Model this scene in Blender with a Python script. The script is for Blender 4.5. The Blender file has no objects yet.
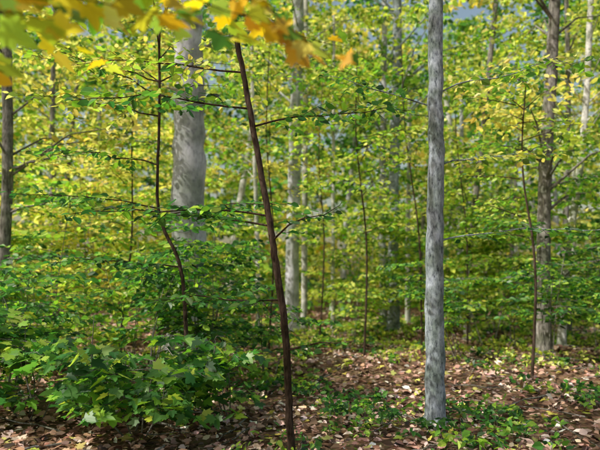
import bpy, math, random
import numpy as np
from mathutils import noise, Vector
rng=np.random.default_rng(7); random.seed(7)

# ---------------------------------------------------------------- helpers
def gh(x,y):
    """ground height"""
    v=0.10*math.sin(x*0.55+1.3)*math.cos(y*0.42)+0.05*math.sin(x*1.7+y*1.1)
    v+=0.18*noise.noise(Vector((x*0.22,y*0.22,3.1)))
    k=min(1,max(0,(y-4)/6)); 
    far=max(0,y-22)*0.012
    return v*(0.35+0.65*k)+far
TEM={}
def tem_oval():
    v=np.array([[0,0,0],[0,1,-.06],[-.27,.3,.07],[-.24,.68,.05],[.27,.3,.07],[.24,.68,.05]],float)
    return v,[[0,1,3,2],[0,4,5,1]]
def tem_maple():
    half=[(.10,-.04),(.34,-.10),(.30,.08),(.58,.26),(.44,.34),(.50,.58),(.24,.50),(.20,.72)]
    v=[[0,0,0],[0,1,-.1]]
    r=[[x,y,.10*abs(x)-.08*y*y] for x,y in half]; l=[[-x,y,z] for x,y,z in r]
    n=len(half); v+=r+l
    R=[0]+list(range(2,2+n))+[1]
    L=[1]+list(range(2+2*n-1,1+n,-1))+[0]
    return np.array(v,float),[R,L]
TEM['oval']=tem_oval(); TEM['maple']=tem_maple()
TEM['far']=(np.array([[0,0,0],[0,1,-.05],[-.36,.5,.08],[.36,.5,.08]],float),[[0,1,2],[0,3,1]])

class MB:
    def __init__(s): s.v=[];s.loops=[];s.sizes=[];s.mat=[];s.col=[];s.n=0;s.sm=[]
    def add(s,v,loops,sizes,mat,col,smooth):
        s.v.append(v);s.loops.append(np.asarray(loops)+s.n);s.sizes.append(np.asarray(sizes))
        s.mat.append(np.full(len(sizes),mat));s.sm.append(np.full(len(sizes),smooth))
        if np.ndim(col)==1: col=np.tile(col,(len(v),1))
        s.col.append(col);s.n+=len(v)
    def tube(s,pts,rad,sides=8,mat=0,lump=0.0):
        pts=np.array(pts,float);n=len(pts)
        d=np.gradient(pts,axis=0);d/=np.linalg.norm(d,axis=1)[:,None]+1e-9
        up=np.array([0.,1.,0.]) if abs(d[0][1])<.8 else np.array([1.,0,0])
        a=np.cross(d,up);a/=np.linalg.norm(a,axis=1)[:,None]+1e-9
        b=np.cross(d,a)
        t=np.linspace(0,2*np.pi,sides,endpoint=False)
        rad=np.broadcast_to(rad,(n,))
        R=rad[:,None]*(1+lump*rng.normal(size=(n,sides)))
        v=pts[:,None,:]+R[...,None]*(np.cos(t)[None,:,None]*a[:,None,:]+np.sin(t)[None,:,None]*b[:,None,:])
        i=np.arange(n-1)[:,None]*sides; j=np.arange(sides)[None,:]; k=(j+1)%sides
        q=np.stack([i+j,i+k,i+sides+k,i+sides+j],-1).reshape(-1)
        s.add(v.reshape(-1,3),q,[4]*((n-1)*sides),mat,np.array([.3,.3,.3,1.]),True)
    def leaves(s,c,dirs,nrm,size,col,kind='oval',mat=1):
        c=np.asarray(c,float)
        if len(c)==0:return
        tv,tf=TEM[kind]
        d=dirs/(np.linalg.norm(dirs,axis=1)[:,None]+1e-9)
        x=np.cross(d,nrm);x/=np.linalg.norm(x,axis=1)[:,None]+1e-9
        z=np.cross(x,d)
        size=np.broadcast_to(size,(len(c),))
        wid=rng.uniform(.8,1.25,len(c))
        v=c[:,None,:]+size[:,None,None]*(tv[None,:,0,None]*x[:,None,:]*wid[:,None,None]+tv[None,:,1,None]*d[:,None,:]+tv[None,:,2,None]*z[:,None,:]*rng.uniform(-.5,2.5,len(c))[:,None,None])
        m=len(tv);base=np.concatenate([np.array(f) for f in tf])
        loops=(np.arange(len(c))[:,None]*m+base[None,:]).reshape(-1)
        sizes=np.tile([len(f) for f in tf],len(c))
        cc=np.repeat(col,m,axis=0)
        s.add(v.reshape(-1,3),loops,sizes,mat,cc,False)
    def build(s,name,mats):
        me=bpy.data.meshes.new(name)
        v=np.concatenate(s.v);l=np.concatenate(s.loops).astype(np.int32);sz=np.concatenate(s.sizes).astype(np.int32)
        me.vertices.add(len(v));me.vertices.foreach_set('co',v.astype(np.float32).ravel())
        me.loops.add(len(l));me.loops.foreach_set('vertex_index',l)
        me.polygons.add(len(sz));st=np.concatenate([[0],np.cumsum(sz)[:-1]]).astype(np.int32)
        me.polygons.foreach_set('loop_start',st)
        for m in mats: me.materials.append(m)
        me.polygons.foreach_set('material_index',np.concatenate(s.mat).astype(np.int32))
        me.polygons.foreach_set('use_smooth',np.concatenate(s.sm).astype(bool))
        me.update(calc_edges=True)
        at=me.attributes.new('tint','FLOAT_COLOR','POINT')
        at.data.foreach_set('color',np.concatenate(s.col).astype(np.float32).ravel())
        ob=bpy.data.objects.new(name,me);bpy.context.scene.collection.objects.link(ob)
        return ob

PAL={
 'green':[(.05,.18,.04),(.09,.27,.05),(.14,.34,.05),(.025,.09,.025)],
 'lime':[(.28,.50,.05),(.18,.38,.04),(.42,.58,.08),(.07,.19,.035)],
 'yg':[(.56,.63,.09),(.40,.53,.06),(.70,.72,.20),(.13,.24,.04)],
 'yellow':[(.82,.70,.15),(.74,.70,.22),(.84,.70,.15),(.36,.44,.07)],
 'gold':[(.82,.64,.05),(.76,.68,.08),(.80,.54,.05),(.45,.56,.06)],
 'orange':[(.82,.48,.06),(.80,.58,.10),(.78,.42,.06),(.82,.64,.14)],
 'litter':[(.54,.32,.26),(.30,.17,.12),(.68,.49,.42),(.11,.065,.045),(.74,.58,.52),(.06,.038,.03),(.58,.36,.30)],
}
def cols(pal,n,jit=.20):
    p=np.array(PAL[pal]);c=p[rng.integers(0,len(p),n)]
    c=c*(1+jit*rng.normal(size=(n,1)))*(1+.06*rng.normal(size=(n,3)))
    return np.concatenate([np.clip(c,.01,.9),np.ones((n,1))],1)
def rnormals(n,tilt):
    a=rng.normal(size=(n,3))*tilt; a[:,2]=1
    return a/np.linalg.norm(a,axis=1)[:,None]

def spray(mb,a,b,pal='green',size=.08,kind='oval',width=.55,step=.11,lstep=.055,r=.012,tilt=.6,droop=.12,mix=None,keep=1.0):
    """side branch a->b with alternate twigs carrying leaves in a flat layer"""
    a=np.array(a,float);b=np.array(b,float);L=np.linalg.norm(b-a)
    n=max(5,int(L/.2));t=np.linspace(0,1,n)[:,None]
    pts=a+(b-a)*t; pts[:,2]-=droop*L*(t[:,0]**2)-droop*L*.3*t[:,0]
    pts[1:]+=rng.normal(size=(n-1,3))*.018
    mb.tube(pts,np.linspace(r,r*.25,n),5)
    D=(b-a)/L;side=np.cross(D,[0,0,1]);side/=np.linalg.norm(side)+1e-9
    C=[];DD=[]
    m=int(L/step)
    for i in range(m):
        u=.12+.88*(i+rng.random())/m
        if rng.random()>keep: continue
        p=np.array([np.interp(u,t[:,0],pts[:,k]) for k in range(3)])
        sg=1 if i%2 else -1
        l=width*(1.1-u*.75)*rng.uniform(.5,1.25)
        dr=D*rng.uniform(.4,.9)+side*sg+np.array([0,0,rng.normal()*.16]);dr/=np.linalg.norm(dr)
        k=max(2,int(l/lstep)); uu=(np.arange(k)+.6)/k
        q=p+dr*l*uu[:,None]; q[:,2]-=.18*l*uu**2
        mb.tube(np.array([p,p+dr*l*.5-[0,0,.045*l],q[-1]]),[r*.3,r*.22,r*.1],3)
        s2=np.cross(dr,[0,0,1])
        for j in range(k):
            C.append(q[j]);DD.append(dr*.6+s2*(1 if j%2 else -1)*rng.uniform(.4,1.2)+rng.normal(size=3)*.2+np.array([0,0,-.25]))
    if not C:return
    n=len(C);c=cols(pal,n)
    if mix: 
        msk=rng.random(n)<mix[1]; c[msk]=cols(mix[0],int(msk.sum()))
    mb.leaves(C,np.array(DD),rnormals(n,tilt),size*rng.uniform(.6,1.2,n),c,kind)

def cluster(mb,cs,rad,n,pal,size,flat=.35,kind='oval',tilt=.6,mat=1):
    p=rng.normal(size=(n,3));p/=np.linalg.norm(p,axis=1)[:,None]
    p*=(rng.random((n,1))**.45)*rad; p[:,2]*=flat
    p[:,2]-=.12*(p[:,0]**2+p[:,1]**2)/max(rad,.1)
    d=rng.normal(size=(n,3));d[:,2]*=.5;d[:,2]-=.3
    mb.leaves(p+np.array(cs),d,rnormals(n,tilt),size*rng.uniform(.6,1.3,n),cols(pal,n),kind,mat)

def smooth_path(pts,n):
    pts=np.array(pts,float);z=np.linspace(0,len(pts)-1,n)
    out=[]
    for u in z:
        i=min(int(u),len(pts)-2);f=u-i
        p0=pts[max(i-1,0)];p1=pts[i];p2=pts[i+1];p3=pts[min(i+2,len(pts)-1)]
        out.append(.5*((2*p1)+(-p0+p2)*f+(2*p0-5*p1+4*p2-p3)*f*f+(-p0+3*p1-3*p2+p3)*f**3))
    return np.array(out)

# ---------------------------------------------------------------- materials
def nt(name):
    m=bpy.data.materials.new(name);m.use_nodes=True;t=m.node_tree;t.nodes.clear()
    o=t.nodes.new('ShaderNodeOutputMaterial');return m,t,t.nodes,t.links,o
def leafmat(name,trans=.5,gloss=.04):
    m,t,N,L,o=nt(name)
    a=N.new('ShaderNodeAttribute');a.attribute_name='tint'
    b=N.new('ShaderNodeBsdfDiffuse');L.new(a.outputs['Color'],b.inputs['Color'])
    tr=N.new('ShaderNodeBsdfTranslucent')
    hs=N.new('ShaderNodeHueSaturation');hs.inputs['Saturation'].default_value=1.05;hs.inputs['Value'].default_value=1.35
    L.new(a.outputs['Color'],hs.inputs['Color']);L.new(hs.outputs[0],tr.inputs['Color'])
    mx=N.new('ShaderNodeMixShader');mx.inputs[0].default_value=trans
    L.new(b.outputs[0],mx.inputs[1]);L.new(tr.outputs[0],mx.inputs[2])
    gl=N.new('ShaderNodeBsdfGlossy');gl.inputs['Roughness'].default_value=.45
    m2=N.new('ShaderNodeMixShader');m2.inputs[0].default_value=gloss
    L.new(mx.outputs[0],m2.inputs[1]);L.new(gl.outputs[0],m2.inputs[2]);L.new(m2.outputs[0],o.inputs[0]);return m
def barkmat(name,c1,c2,c3,sc=9,stretch=.22,bump=.5):
    m,t,N,L,o=nt(name)
    g=N.new('ShaderNodeTexCoord');mp=N.new('ShaderNodeMapping');mp.inputs['Scale'].default_value=(1,1,stretch)
    L.new(g.outputs['Object'],mp.inputs[0])
    n1=N.new('ShaderNodeTexNoise');n1.inputs['Scale'].default_value=sc*3;n1.inputs['Detail'].default_value=6;n1.inputs['Roughness'].default_value=.7
    L.new(mp.outputs[0],n1.inputs['Vector'])
    n2=N.new('ShaderNodeTexNoise');n2.inputs['Scale'].default_value=sc*.4;n2.inputs['Detail'].default_value=5
    L.new(g.outputs['Object'],n2.inputs['Vector'])
    r1=N.new('ShaderNodeValToRGB');e=r1.color_ramp.elements;e[0].position=.34;e[0].color=(*c3,1);e[1].position=.64;e[1].color=(*c1,1)
    x=e.new(.47);x.color=(*c2,1);L.new(n1.outputs[0],r1.inputs[0])
    r2=N.new('ShaderNodeValToRGB');e=r2.color_ramp.elements;e[0].position=.40;e[0].color=(.55,.60,.50,1);e[1].position=.62;e[1].color=(1.1,1.1,1.1,1)
    L.new(n2.outputs[0],r2.inputs[0])
    mx=N.new('ShaderNodeMix');mx.data_type='RGBA';mx.blend_type='MULTIPLY';mx.inputs[0].default_value=1
    L.new(r1.outputs[0],mx.inputs[6]);L.new(r2.outputs[0],mx.inputs[7])
    b=N.new('ShaderNodeBsdfDiffuse');b.inputs['Roughness'].default_value=.6
    L.new(mx.outputs[2],b.inputs['Color'])
    bp=N.new('ShaderNodeBump');bp.inputs['Strength'].default_value=bump;bp.inputs['Distance'].default_value=.02
    L.new(n1.outputs[0],bp.inputs['Height']);L.new(bp.outputs[0],b.inputs['Normal']);L.new(b.outputs[0],o.inputs[0]);return m
LEAF=leafmat('leaf',.5); LITTER=leafmat('dry_leaf',.12,.03)
B_PALE=barkmat('pale_bark',(.62,.62,.70),(.50,.50,.58),(.32,.32,.39),sc=4,stretch=.5,bump=.3)
B_SILV=barkmat('silver_bark',(.48,.53,.63),(.30,.34,.42),(.08,.09,.12),sc=11,stretch=.35,bump=.8)
B_DARK=barkmat('dark_bark',(.13,.09,.075),(.075,.052,.043),(.025,.02,.016),sc=14)
B_BROWN=barkmat('brown_bark',(.38,.36,.35),(.21,.195,.19),(.065,.058,.055),sc=8,bump=.8)
B_WHITE=barkmat('whitish_bark',(.72,.71,.72),(.58,.57,.58),(.24,.23,.23),sc=8,stretch=.8)

def groundmat():
    m,t,N,L,o=nt('forest_soil')
    g=N.new('ShaderNodeTexCoord')
    v=N.new('ShaderNodeTexVoronoi');v.inputs['Scale'].default_value=16
    r=N.new('ShaderNodeValToRGB');e=r.color_ramp.elements;e[0].position=0;e[0].color=(.05,.032,.022,1);e[1].position=1;e[1].color=(.30,.19,.13,1)
    for p,c in((.3,(.14,.085,.055,1)),(.55,(.22,.13,.09,1)),(.8,(.10,.10,.04,1))):
        x=e.new(p);x.color=c
    L.new(g.outputs['Object'],v.inputs['Vector']);L.new(v.outputs['Color'],r.inputs[0])
    b=N.new('ShaderNodeBsdfDiffuse')
    L.new(r.outputs[0],b.inputs['Color'])
    bp=N.new('ShaderNodeBump');bp.inputs['Strength'].default_value=.8;bp.inputs['Distance'].default_value=.03
    L.new(v.outputs['Distance'],bp.inputs['Height']);L.new(bp.outputs[0],b.inputs['Normal']);L.new(b.outputs[0],o.inputs[0]);return m

# ---------------------------------------------------------------- ground
def axis(lo,hi,c0,c1,fine,coarse):
    return np.array(list(np.arange(lo,c0,coarse))+list(np.arange(c0,c1,fine))+list(np.arange(c1,hi+coarse,coarse)))
xs=axis(-400,400,-20,20,.25,10);ys=axis(-100,600,-2,40,.25,10)
X,Y=np.meshgrid(xs,ys);Z=np.vectorize(gh)(X,Y)
gm=MB();v=np.stack([X,Y,Z],-1).reshape(-1,3);nx=len(xs);ny=len(ys)
i=np.arange(ny-1)[:,None]*nx;j=np.arange(nx-1)[None,:]
q=np.stack([i+j,i+j+1,i+nx+j+1,i+nx+j],-1).reshape(-1)
gm.add(v,q,[4]*((nx-1)*(ny-1)),0,np.array([.2,.1,.1,1.]),True);gm.build('ground',[groundmat()])

# ---------------------------------------------------------------- trees
def tree(name,pts,r0,r1,bark,sides=14,top=None,limbs=(),flare=1.35,lump=.02,crown_pal='lime',ncrown=30,cr=2.4,cz=(8,14),lsize=.17,nleaf=50,clumps=()):
    mb=MB();pts=[list(p) for p in pts]
    pts[0][2]=gh(pts[0][0],pts[0][1])-.12
    if top: pts.append(list(top))
    n=max(26,len(pts)*7);P=smooth_path(pts,n)
    f=np.linspace(0,1,n);rad=r0+(r1-r0)*f
    hgt=P[:,2]-P[0,2]; rad=rad*(1+(flare-1)*np.exp(-hgt/(r0*1.6+.05)))
    P[1:,:2]+=rng.normal(size=(n-1,2))*r0*.06
    mb.tube(P,rad,sides,lump=lump)
    if r0>.09:
        for k in range(6):
            an=k*1.05+rng.random()*.5;dx,dy=math.cos(an),math.sin(an)
            x0,y0=P[0,0],P[0,1];R=r0
            mb.tube([[x0+dx*R*.5,y0+dy*R*.5,gh(x0,y0)+R*1.1],[x0+dx*R*1.1,y0+dy*R*1.1,gh(x0,y0)+R*.35],[x0+dx*R*2.,y0+dy*R*2.,gh(x0+dx*R*2.,y0+dy*R*2.)-.04]],[R*.35,R*.33,R*.1],7)
    for l in limbs: spray(mb,**l)
    def limb(e,rr,pal,clr):
        ib=np.argmin(abs(P[:,2]-(e[2]-rr*.5)));o=P[ib]
        mid=(o+e)/2+np.array([0,0,.15*rr]);rb=min(.045,max(.012,rad[ib]*.28))
        mb.tube([o,mid,e],[rb,rb*.6,rb*.2],5)
        cluster(mb,e,clr,nleaf,pal,lsize,flat=.35)
    for (z,n2,rr0,pal) in clumps:      # lower boughs: (height, count, reach, palette)
        for k in range(n2):
            an=rng.random()*6.28;rr=rr0*rng.uniform(.35,1)
            zz=z+rng.normal()*.8;ib=np.argmin(abs(P[:,2]-zz))
            limb(np.array([P[ib,0]+math.cos(an)*rr,P[ib,1]+math.sin(an)*rr,zz]),rr,pal,rng.uniform(.6,1.1))
    for k in range(ncrown):
        z=rng.uniform(*cz);an=rng.random()*6.28;rr=cr*math.sqrt(rng.random())*(1-.5*abs((z-cz[0])/(cz[1]-cz[0])-.4))
        ib=np.argmin(abs(P[:,2]-z));o=P[ib]
        limb(np.array([o[0]+math.cos(an)*rr,o[1]+math.sin(an)*rr,z]),rr,crown_pal,rng.uniform(.6,1.1))
    return mb.build(name,[bark,LEAF])

def S(a,b,pal='green',**k): 
    d=dict(a=a,b=b,pal=pal);d.update(k);return d

tree('beech_tree',[(-2.55,12,0),(-2.57,12,3),(-2.62,12,6),(-2.74,12,9)],.44,.27,B_PALE,20,top=(-2.6,12.2,15),crown_pal='yg',cr=4,cz=(10,17),ncrown=13,flare=1.1,
     limbs=[S((-2.6,12,6.2),(-4.9,11,6.9),'yg',size=.15,r=.05,width=.9,mix=('yellow',.5)),S((-2.6,12,7.3),(-.6,11.3,7.9),'yg',size=.15,r=.05,width=.9),S((-2.6,12,4.9),(-4.9,11.5,5.2),'yg',size=.15,r=.04,width=.9,mix=('lime',.5))])
tree('leaning_maple_tree',[(-.07,5.3,0),(-.11,5.3,.5),(-.15,5.3,1.2),(-.25,5.3,1.9),(-.33,5.3,2.4),(-.44,5.3,3.0),(-.58,5.3,3.75),(-.72,5.3,4.6)],.041,.026,B_DARK,9,top=(-1.1,5.4,7.5),flare=1.25,
     ncrown=6,cr=1.5,cz=(5.6,8.2),lsize=.12,nleaf=40,lump=.05,
     limbs=[S((-.3,5.3,2.35),(-2.3,5.1,2.5),size=.12,mix=('lime',.4)),S((-.3,5.3,2.25),(-1.6,5.5,2.5),size=.12,mix=('lime',.3)),S((-.28,5.3,2.1),(.4,4.9,2.5),size=.10,width=.35),
            S((-.5,5.3,3.3),(1.2,5.6,3.75),size=.12,mix=('lime',.4)),S((-.55,5.3,3.5),(-2.3,5.0,3.65),size=.12,mix=('lime',.4)),
            S((-.62,5.3,3.9),(-2.5,5.4,4.2),'lime',size=.12,mix=('yellow',.4)),
            S((-.2,5.3,1.5),(-1.5,5.0,1.6),size=.11,width=.5),S((-.14,5.3,1.0),(.5,4.9,1.2),size=.08,width=.25)])
tree('sapling_tree',[(-1.48,7,0),(-1.5,7,.9),(-1.6,7,1.87),(-1.86,7,2.45),(-1.95,7,2.9),(-1.96,7,4.0)],.030,.017,B_DARK,8,top=(-2.0,7,5.2),flare=1.2,
     ncrown=9,cr=1.3,cz=(4.6,6),lsize=.12,nleaf=45,lump=.05,crown_pal='yg',
     limbs=[S((-1.9,7,2.6),(-.2,6.6,2.85),size=.12),S((-1.93,7,2.7),(-3.8,6.6,3.0),size=.12,mix=('lime',.3)),S((-1.95,7,3.3),(-3.9,7.2,3.7),size=.12,mix=('lime',.5)),
            S((-1.6,7,1.9),(-3.2,6.6,2.1),size=.12),S((-1.55,7,1.4),(-.3,6.6,1.7),size=.11,width=.5),
            S((-1.96,7,4.0),(-3.9,6.8,4.4),'yg',size=.13,mix=('yellow',.4)),S((-1.96,7,4.3),(-3.6,6.5,5.0),'yg',size=.13,mix=('yellow',.4)),S((-1.96,7,4.5),(-4.2,7.5,5.3),'lime',size=.13,mix=('yellow',.4))])
tree('silver_maple_tree',[(1.66,6.65,0),(1.70,6.65,1.5),(1.76,6.65,3),(1.84,6.65,5.3)],.125,.085,B_SILV,16,top=(2.0,6.8,11),flare=1.2,
     crown_pal='lime',cr=3.2,cz=(7.5,12.5),ncrown=10,
     limbs=[S((1.7,6.65,2.2),(3.7,6.3,2.5),size=.11,width=.45,mix=('lime',.4)),S((1.85,6.65,4.2),(3.7,6.3,4.7),'lime',size=.12,mix=('yg',.4)),S((1.8,6.65,4.0),(.3,6.5,4.5),'lime',size=.11,mix=('green',.4)),S((1.8,6.65,3.2),(3.6,7,3.6),'yg',size=.12,mix=('yellow',.4),width=.5)])
tree('maple_tree',[(-.32,20,0),(-.25,20,5),(-.08,20,12)],.28,.2,B_PALE,14,top=(0,20,18),crown_pal='yg',cr=4,cz=(9,17),ncrown=24,lsize=.25,flare=1.15)
tree('maple_tree',[(.15,21.5,0),(.2,21.5,5),(.25,21.5,12)],.13,.09,B_WHITE,10,top=(.3,21.5,16),crown_pal='yellow',cr=3,cz=(8,14),ncrown=14,lsize=.24)
tree('ash_tree',[(3.55,20,0),(3.65,20,5),(3.95,20,12)],.22,.16,B_SILV,14,top=(4.1,20,18),crown_pal='lime',cr=4,cz=(8,16),ncrown=24,lsize=.25,clumps=[(6,3,3,'lime')])
tree('ash_tree',[(3.25,20.6,0),(3.3,20.6,5),(3.5,20.6,11)],.15,.10,B_PALE,12,top=(3.6,20.6,16),crown_pal='yg',cr=3,cz=(8,15),ncrown=12,lsize=.24)
tree('oak_tree',[(5.95,13,0),(6.05,13,1.8),(6.2,13,3.85),(6.42,13,6),(6.75,13,9)],.18,.13,B_BROWN,14,top=(7.0,13,14),crown_pal='yg',cr=3.5,cz=(8.5,14),ncrown=14,lump=.05,clumps=[(5.5,6,2.2,'yg'),(3.6,4,2,'lime')],
     limbs=[S((6.1,13,3),(4.2,12.2,3.5),size=.14,r=.03,width=.8,mix=('lime',.5)),S((6.2,13,4.2),(8.2,12.3,4.6),size=.14,r=.03,width=.8,mix=('lime',.5)),S((6.35,13,5.6),(4.4,12.6,6.4),'yellow',size=.17,r=.03,width=.8),S((6.2,13,5.0),(4.4,12.3,5.3),'lime',size=.15,r=.03,width=.8)])
tree('birch_tree',[(7.35,15,0),(7.7,15,2.5),(8.4,15,6)],.12,.08,B_WHITE,10,top=(9,15,11),crown_pal='yg',cr=2.4,cz=(6.5,11),ncrown=12,clumps=[(5,4,2,'lime')])
tree('birch_tree',[(5.65,18,0),(5.9,18,3),(6.5,18,7),(7.2,18,12)],.12,.085,B_BROWN,10,top=(7.6,18,15),crown_pal='yg',cr=2.4,cz=(9,15),ncrown=12,lsize=.2,clumps=[(6,3,2.4,'yg')])
tree('beech_tree',[(-6.25,11,0),(-6.3,11,4),(-6.6,11,8)],.12,.09,B_BROWN,12,top=(-6.7,11,12),crown_pal='yg',cr=2.6,cz=(7,10),ncrown=10,clumps=[(5.6,7,2.6,'yellow')],
     limbs=[S((-6.3,11,3.2),(-4.2,10.5,3.7),'lime',size=.14,r=.03,width=.8),S((-6.3,11,2.2),(-4.2,10,2.4),'green',size=.13,r=.03,width=.8),S((-6.3,11,4.2),(-4.0,10.5,4.6),'yg',size=.14,r=.03,width=.8)])
for (x,y,r,b,dx) in [(4.9,24,.12,B_WHITE,.3),(1.25,20,.08,B_WHITE,.1),(-1.5,19,.09,B_WHITE,-.3),(7.9,26,.14,B_PALE,.4),(9.6,19,.13,B_BROWN,.6),(-5.6,24,.14,B_PALE,.2),(-9,19,.12,B_BROWN,-.4)]:
    tree('young_maple_tree',[(x,y,0),(x+dx*.3,y,4),(x+dx,y,9)],r,r*.6,b,9,top=(x+dx*1.3,y,13),crown_pal=random.choice(['yg','lime','yg']),cr=2.6,cz=(6,13),ncrown=20,lsize=.22)
# slender understorey maples whose open sprays cross the trunks behind
def slim(x,y,h,lo,n,reach,pal,mx,size,**kw2):
    ls=[]
    for k in range(n):
        z=lo+(h-lo)*(k+.5)/n;an=rng.random()*6.28;rr=reach*rng.uniform(.6,1)
        ls.append(S((x,y,z),(x+math.cos(an)*rr,y+math.sin(an)*rr,z+rr*.2),pal,size=size,r=.012,width=.6,mix=(mx,.45),lstep=.08))
    ln=rng.normal()*.35
    q=dict(ncrown=0);q.update(kw2)
    tree('slender_maple_tree',[(x,y,0),(x+.12+ln*.3,y,h*.35),(x-.08+ln*.6,y,h*.7)],.03,.01,B_DARK,7,top=(x+ln,y,h),limbs=ls,flare=1.2,**q)
slim(1.5,12.5,7.6,2.8,16,1.6,'yg','lime',.16)
slim(-.8,13.5,8.2,3.2,14,1.6,'yg','yellow',.16)
slim(3.2,14,8.5,3.6,13,1.7,'lime','yg',.17)
slim(-4.3,12.5,8,3,15,1.8,'yg','yellow',.16)
slim(4.1,9.5,5.6,2.4,9,1.2,'lime','yg',.13,ncrown=7,cr=.9,cz=(4.7,5.9),crown_pal='yellow',lsize=.15,nleaf=40)
slim(.6,16.5,8.5,3.5,12,1.8,'yg','lime',.19)
slim(5.2,16.5,9.5,4,13,1.9,'yg','lime',.19)

# unseen forest maples beside and behind the viewpoint, placed to shade the foreground
for (x,y,nc,z0) in [(-7.2,1.6,26,6),(-4.5,-5,14,8),(6.5,2,14,8),(3,-7,14,8)]:  # first crown is lower and denser to darken the foreground floor
    tree('maple_tree',[(x,y,0),(x+.1,y,5),(x-.1,y+.1,10)],.2,.13,B_BROWN,12,top=(x,y,15),crown_pal='lime',cr=3.0,cz=(z0,14),ncrown=nc,lsize=.2)

# yellow maple whose low boughs hang over the viewpoint
mb=MB()
P=smooth_path([(-2.9,1.7,-.1),(-2.85,1.75,1.5),(-2.8,1.8,3),(-2.7,1.9,5)],24)
mb.tube(P,np.linspace(.09,.05,24),10,lump=.03)
kw=dict(kind='maple',width=.36,step=.14,lstep=.12,tilt=.7,r=.008)
def YB(a,b,pal,size=.15,**k): 
    q=dict(kw);q.update(k);spray(mb,a,b,pal,size=size,**q)
YB((-2.8,1.8,2.62),(-.95,1.95,2.78),'gold',mix=('lime',.2))
YB((-2.8,1.8,2.85),(-.5,2.1,2.93),'gold',mix=('yg',.4))
YB((-2.8,1.8,2.95),(-.1,2.15,3.02),'gold',mix=('yg',.4))
YB((-2.8,1.8,3.0),(-.2,2.3,2.96),'gold',mix=('lime',.4))
YB((-.45,2.12,2.98),(.16,2.15,2.66),'orange',size=.12,mix=('gold',.4),width=.2)
YB((-.30,2.12,2.98),(.05,2.25,2.66),'orange',size=.12,mix=('gold',.4),width=.2)
YB((-2.8,1.8,2.6),(-1.4,2.4,2.78),'gold',mix=('green',.2))
YB((-2.75,1.85,3.25),(.3,3.2,3.40),'lime',mix=('gold',.5))
YB((-2.75,1.85,3.15),(-1.2,3.0,3.15),'gold',mix=('lime',.4))
mb.build('yellow_maple_tree',[B_DARK,LEAF])

# leafy understorey
def bush(x,y,h,rad,nst,pal,size,mix=None,kind='oval',lstep=.065,low=.35,width=.45,nb=5):
    mb=MB();z0=gh(x,y)
    for k in range(nst):
        an=rng.random()*6.28;r=rad*rng.uniform(.2,.6);hh=h*rng.uniform(.6,1.05)
        b=np.array([x+math.cos(an)*r*.2,y+math.sin(an)*r*.2,z0-.03]);t=np.array([x+math.cos(an)*r,y+math.sin(an)*r,z0+hh])
        mb.tube(smooth_path([b,(b+t)/2+rng.normal(size=3)*.10,t],8),np.linspace(.012,.004,8),5)
        for q in range(nb):
            u=rng.uniform(low,1);o=b+(t-b)*u;a2=an+rng.normal()*1.3;l=rad*rng.uniform(.5,1)
            spray(mb,o,o+np.array([math.cos(a2)*l,math.sin(a2)*l,rng.uniform(-.05,.22)*l]),pal,size=size,mix=mix,kind=kind,r=.006,width=width,step=.1,lstep=lstep)
    return mb.build('maple_sapling',[B_BROWN,LEAF])
bush(-3.3,6.7,1.5,1.1,5,'green',.15,('lime',.45),'maple',.09,nb=8)
bush(-1.9,6.3,1.35,1.0,5,'green',.15,('lime',.45),'maple',.09,nb=8)
bush(-.9,6.9,1.1,.8,3,'green',.13,('lime',.5),'maple',.09,nb=7)
bush(-4.2,7.8,2.3,1.2,4,'green',.14,('lime',.35),nb=8)
bush(-2.4,8.3,2.5,1.3,4,'green',.14,('lime',.4),nb=8)
bush(-1.55,8.6,2.5,.9,5,'green',.14,('lime',.4),nb=9)
bush(-4.6,9.8,3.2,1.4,4,'lime',.15,('green',.4),nb=8)
bush(-.6,9.6,1.8,1.0,3,'green',.13,('lime',.4),nb=7)
bush(-3.3,10.4,3.0,1.4,4,'lime',.15,('yg',.4),nb=8)
bush(-1.9,10.6,3.2,1.0,6,'green',.15,('lime',.5),nb=9)
bush(3.6,11.8,2.4,1.4,4,'green',.14,('lime',.5),nb=7)
bush(5.0,10.8,2.6,1.4,4,'lime',.14,('green',.5),nb=7)
bush(7.0,11.5,2.8,1.6,5,'green',.15,('lime',.5),nb=8)
bush(5.3,15,2.6,1.6,4,'lime',.16,('yg',.4),nb=8)
bush(1.7,17.5,1.8,1.4,4,'yg',.17,('lime',.4),nb=6)
for (x,y,h,pal,mx) in [(-3.2,15.5,5.5,'yg','lime'),(-5.8,14.5,6,'yg','yellow'),(6.3,16,5.5,'lime','yg'),(8.5,15,6,'lime','yg'),(-7.6,13,5,'lime','yg'),(-4.4,18,7,'yellow','yg'),(-7,17,8,'yg','yellow'),(5.0,18.6,6.4,'yg','lime'),(7,19,7,'yg','lime'),(1.9,19,5.5,'yg','lime')]:
    bush(x,y,h,2.1,5,pal,.20,(mx,.45),width=.75,lstep=.10,low=.25,nb=8)

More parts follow.
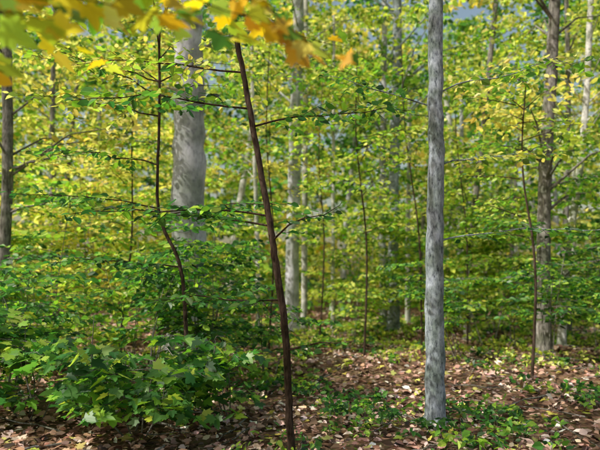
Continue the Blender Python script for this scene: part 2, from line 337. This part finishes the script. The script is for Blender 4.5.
# ---------------------------------------------------------------- distant forest (one mass)
mb=MB()
for k in range(50):
    y=rng.uniform(26,70);x=rng.uniform(-1,1)*(y*.72+8);r=rng.uniform(.09,.24);ln=rng.normal()*1.4;h=rng.uniform(12,20)
    mb.tube([(x,y,gh(x,y)-.1),(x+ln*.3,y,h*.4),(x+ln,y,h)],[r*1.2,r,r*.5],7,mat=int(rng.choice([0,0,2,3])))
def pn(x,y,z): return noise.noise(Vector((x*.17,y*.13,z*.24+9)))
for k in range(6600):
    y=23+57*rng.random()**.9;x=rng.uniform(-1,1)*(y*.70+6);H=24+3*math.sin(x*.5)+.14*y+(3 if x<0 else 0)
    z=H*rng.random()**1.05+.3
    v=pn(x,y,z)
    if v<-.10-(.12 if x<0 else 0) and z>2: continue
    g=noise.noise(Vector((x*.22+40,y*.2,z*.27)))*1.3+.18*(x/y)*-1+ (.12 if z>3 else -.04)+rng.normal()*.13
    pal='yellow' if g>.40 else 'yg' if g>.02 else 'lime' if g>-.22 else 'green'
    cluster(mb,(x,y,z+gh(x,y)),rng.uniform(.8,1.8),38,pal,.26+.0047*y,flat=.32,tilt=.9,kind='far')
mb.build('distant_forest',[B_BROWN,LEAF,B_PALE,B_WHITE])

# ---------------------------------------------------------------- leaf litter, undergrowth, sticks
mb=MB()
n=45000
y=3+30*rng.random(n)**1.5;x=(rng.random(n)*2-1)*(y*.72+2.5)
z=np.array([gh(a,b) for a,b in zip(x,y)])+rng.uniform(.005,.06,n)
d=rng.normal(size=(n,3));d[:,2]*=.15
mb.leaves(np.stack([x,y,z],-1),d,rnormals(n,.75),(.06+.0035*y)*rng.uniform(.5,1.6,n),cols('litter',n,.3),'oval',0)
n=6000
y=3+25*rng.random(n)**1.4;x=(rng.random(n)*2-1)*(y*.72+2)
z=np.array([gh(a,b) for a,b in zip(x,y)])+.045
d=rng.normal(size=(n,3));d[:,2]*=.15
cc=cols('litter',n,.25);m_=rng.random(n)<.45;cc[m_]=cols('yellow',int(m_.sum()),.25)*np.array([.85,.85,.85,1])
mb.leaves(np.stack([x,y,z],-1),d,rnormals(n,.5),.095*rng.uniform(.7,1.3,n),cc,'maple',0)
mb.build('fallen_leaves',[LITTER])

mb=MB();c=0
while c<2300:
    y=3.5+24*rng.random()**1.15;x=(rng.random()*2-1)*(y*.7+2)
    v=noise.noise(Vector((x*.8,y*.55,7.7)))+rng.normal()*.16
    if .8<x-.05*y<6 and 7.3<y<13: v-=.25
    if y<7.3: v-=.15
    if 13<y<22 and abs(x)<5: v+=.15
    if v<-.02: continue
    c+=1;z=gh(x,y);h=rng.uniform(.04,.24)
    pal='green' if rng.random()<.6 else 'lime'
    if y>9 and rng.random()<.65: pal='yg'
    mb.tube([(x,y,z-.01),(x+rng.normal()*.03,y,z+h)],[.004,.002],3)
    cluster(mb,(x,y,z+h),rng.uniform(.08,.28),int(rng.integers(7,20)),pal,(.055+.0045*y)*rng.uniform(.7,1.3),flat=.45,tilt=.7)
mb.build('undergrowth',[B_BROWN,LEAF])

mb=MB()
for k in range(130):
    y=4+18*rng.random();x=rng.uniform(-1,1)*(y*.65+1);an=rng.random()*6.28;l=rng.uniform(.3,1.8);P=[]
    for u in np.linspace(0,1,6):
        px=x+math.cos(an)*l*u+rng.normal()*.02;py=y+math.sin(an)*l*u;P.append((px,py,gh(px,py)+.04+rng.random()*.04))
    r=rng.uniform(.006,.018);mb.tube(P,np.linspace(r,r*.4,6),5)
mb.build('fallen_twigs',[B_BROWN])

# ---------------------------------------------------------------- camera, light, sky
cam=bpy.data.cameras.new('camera');co=bpy.data.objects.new('camera',cam);bpy.context.scene.collection.objects.link(co)
co.location=(0,0,1.6);co.rotation_euler=(math.radians(97.1),0,0)
cam.sensor_width=36;cam.lens=36*520/600;cam.clip_end=2000
cam.dof.use_dof=True;cam.dof.focus_distance=5.6;cam.dof.aperture_fstop=1.0
bpy.context.scene.camera=co
D=Vector((-.62,-.30,.74)).normalized()
el=math.asin(D.z);az=math.atan2(D.x,D.y)
s=bpy.data.lights.new('sun','SUN');s.energy=5;s.angle=math.radians(.5);s.color=(1,.95,.80)
so=bpy.data.objects.new('sun',s);bpy.context.scene.collection.objects.link(so);so.rotation_euler=D.to_track_quat('Z','Y').to_euler();so.location=(0,0,30)
w=bpy.data.worlds.new('World');bpy.context.scene.world=w;w.use_nodes=True;N=w.node_tree.nodes;L=w.node_tree.links
sk=N.new('ShaderNodeTexSky');sk.sky_type='NISHITA';sk.sun_disc=False;sk.sun_elevation=el;sk.sun_rotation=az;sk.dust_density=5;sk.air_density=2;sk.ozone_density=.5
L.new(sk.outputs[0],N['Background'].inputs[0]);N['Background'].inputs[1].default_value=.14
vs=bpy.context.scene.view_settings;vs.view_transform='Standard';vs.look='None';vs.exposure=0
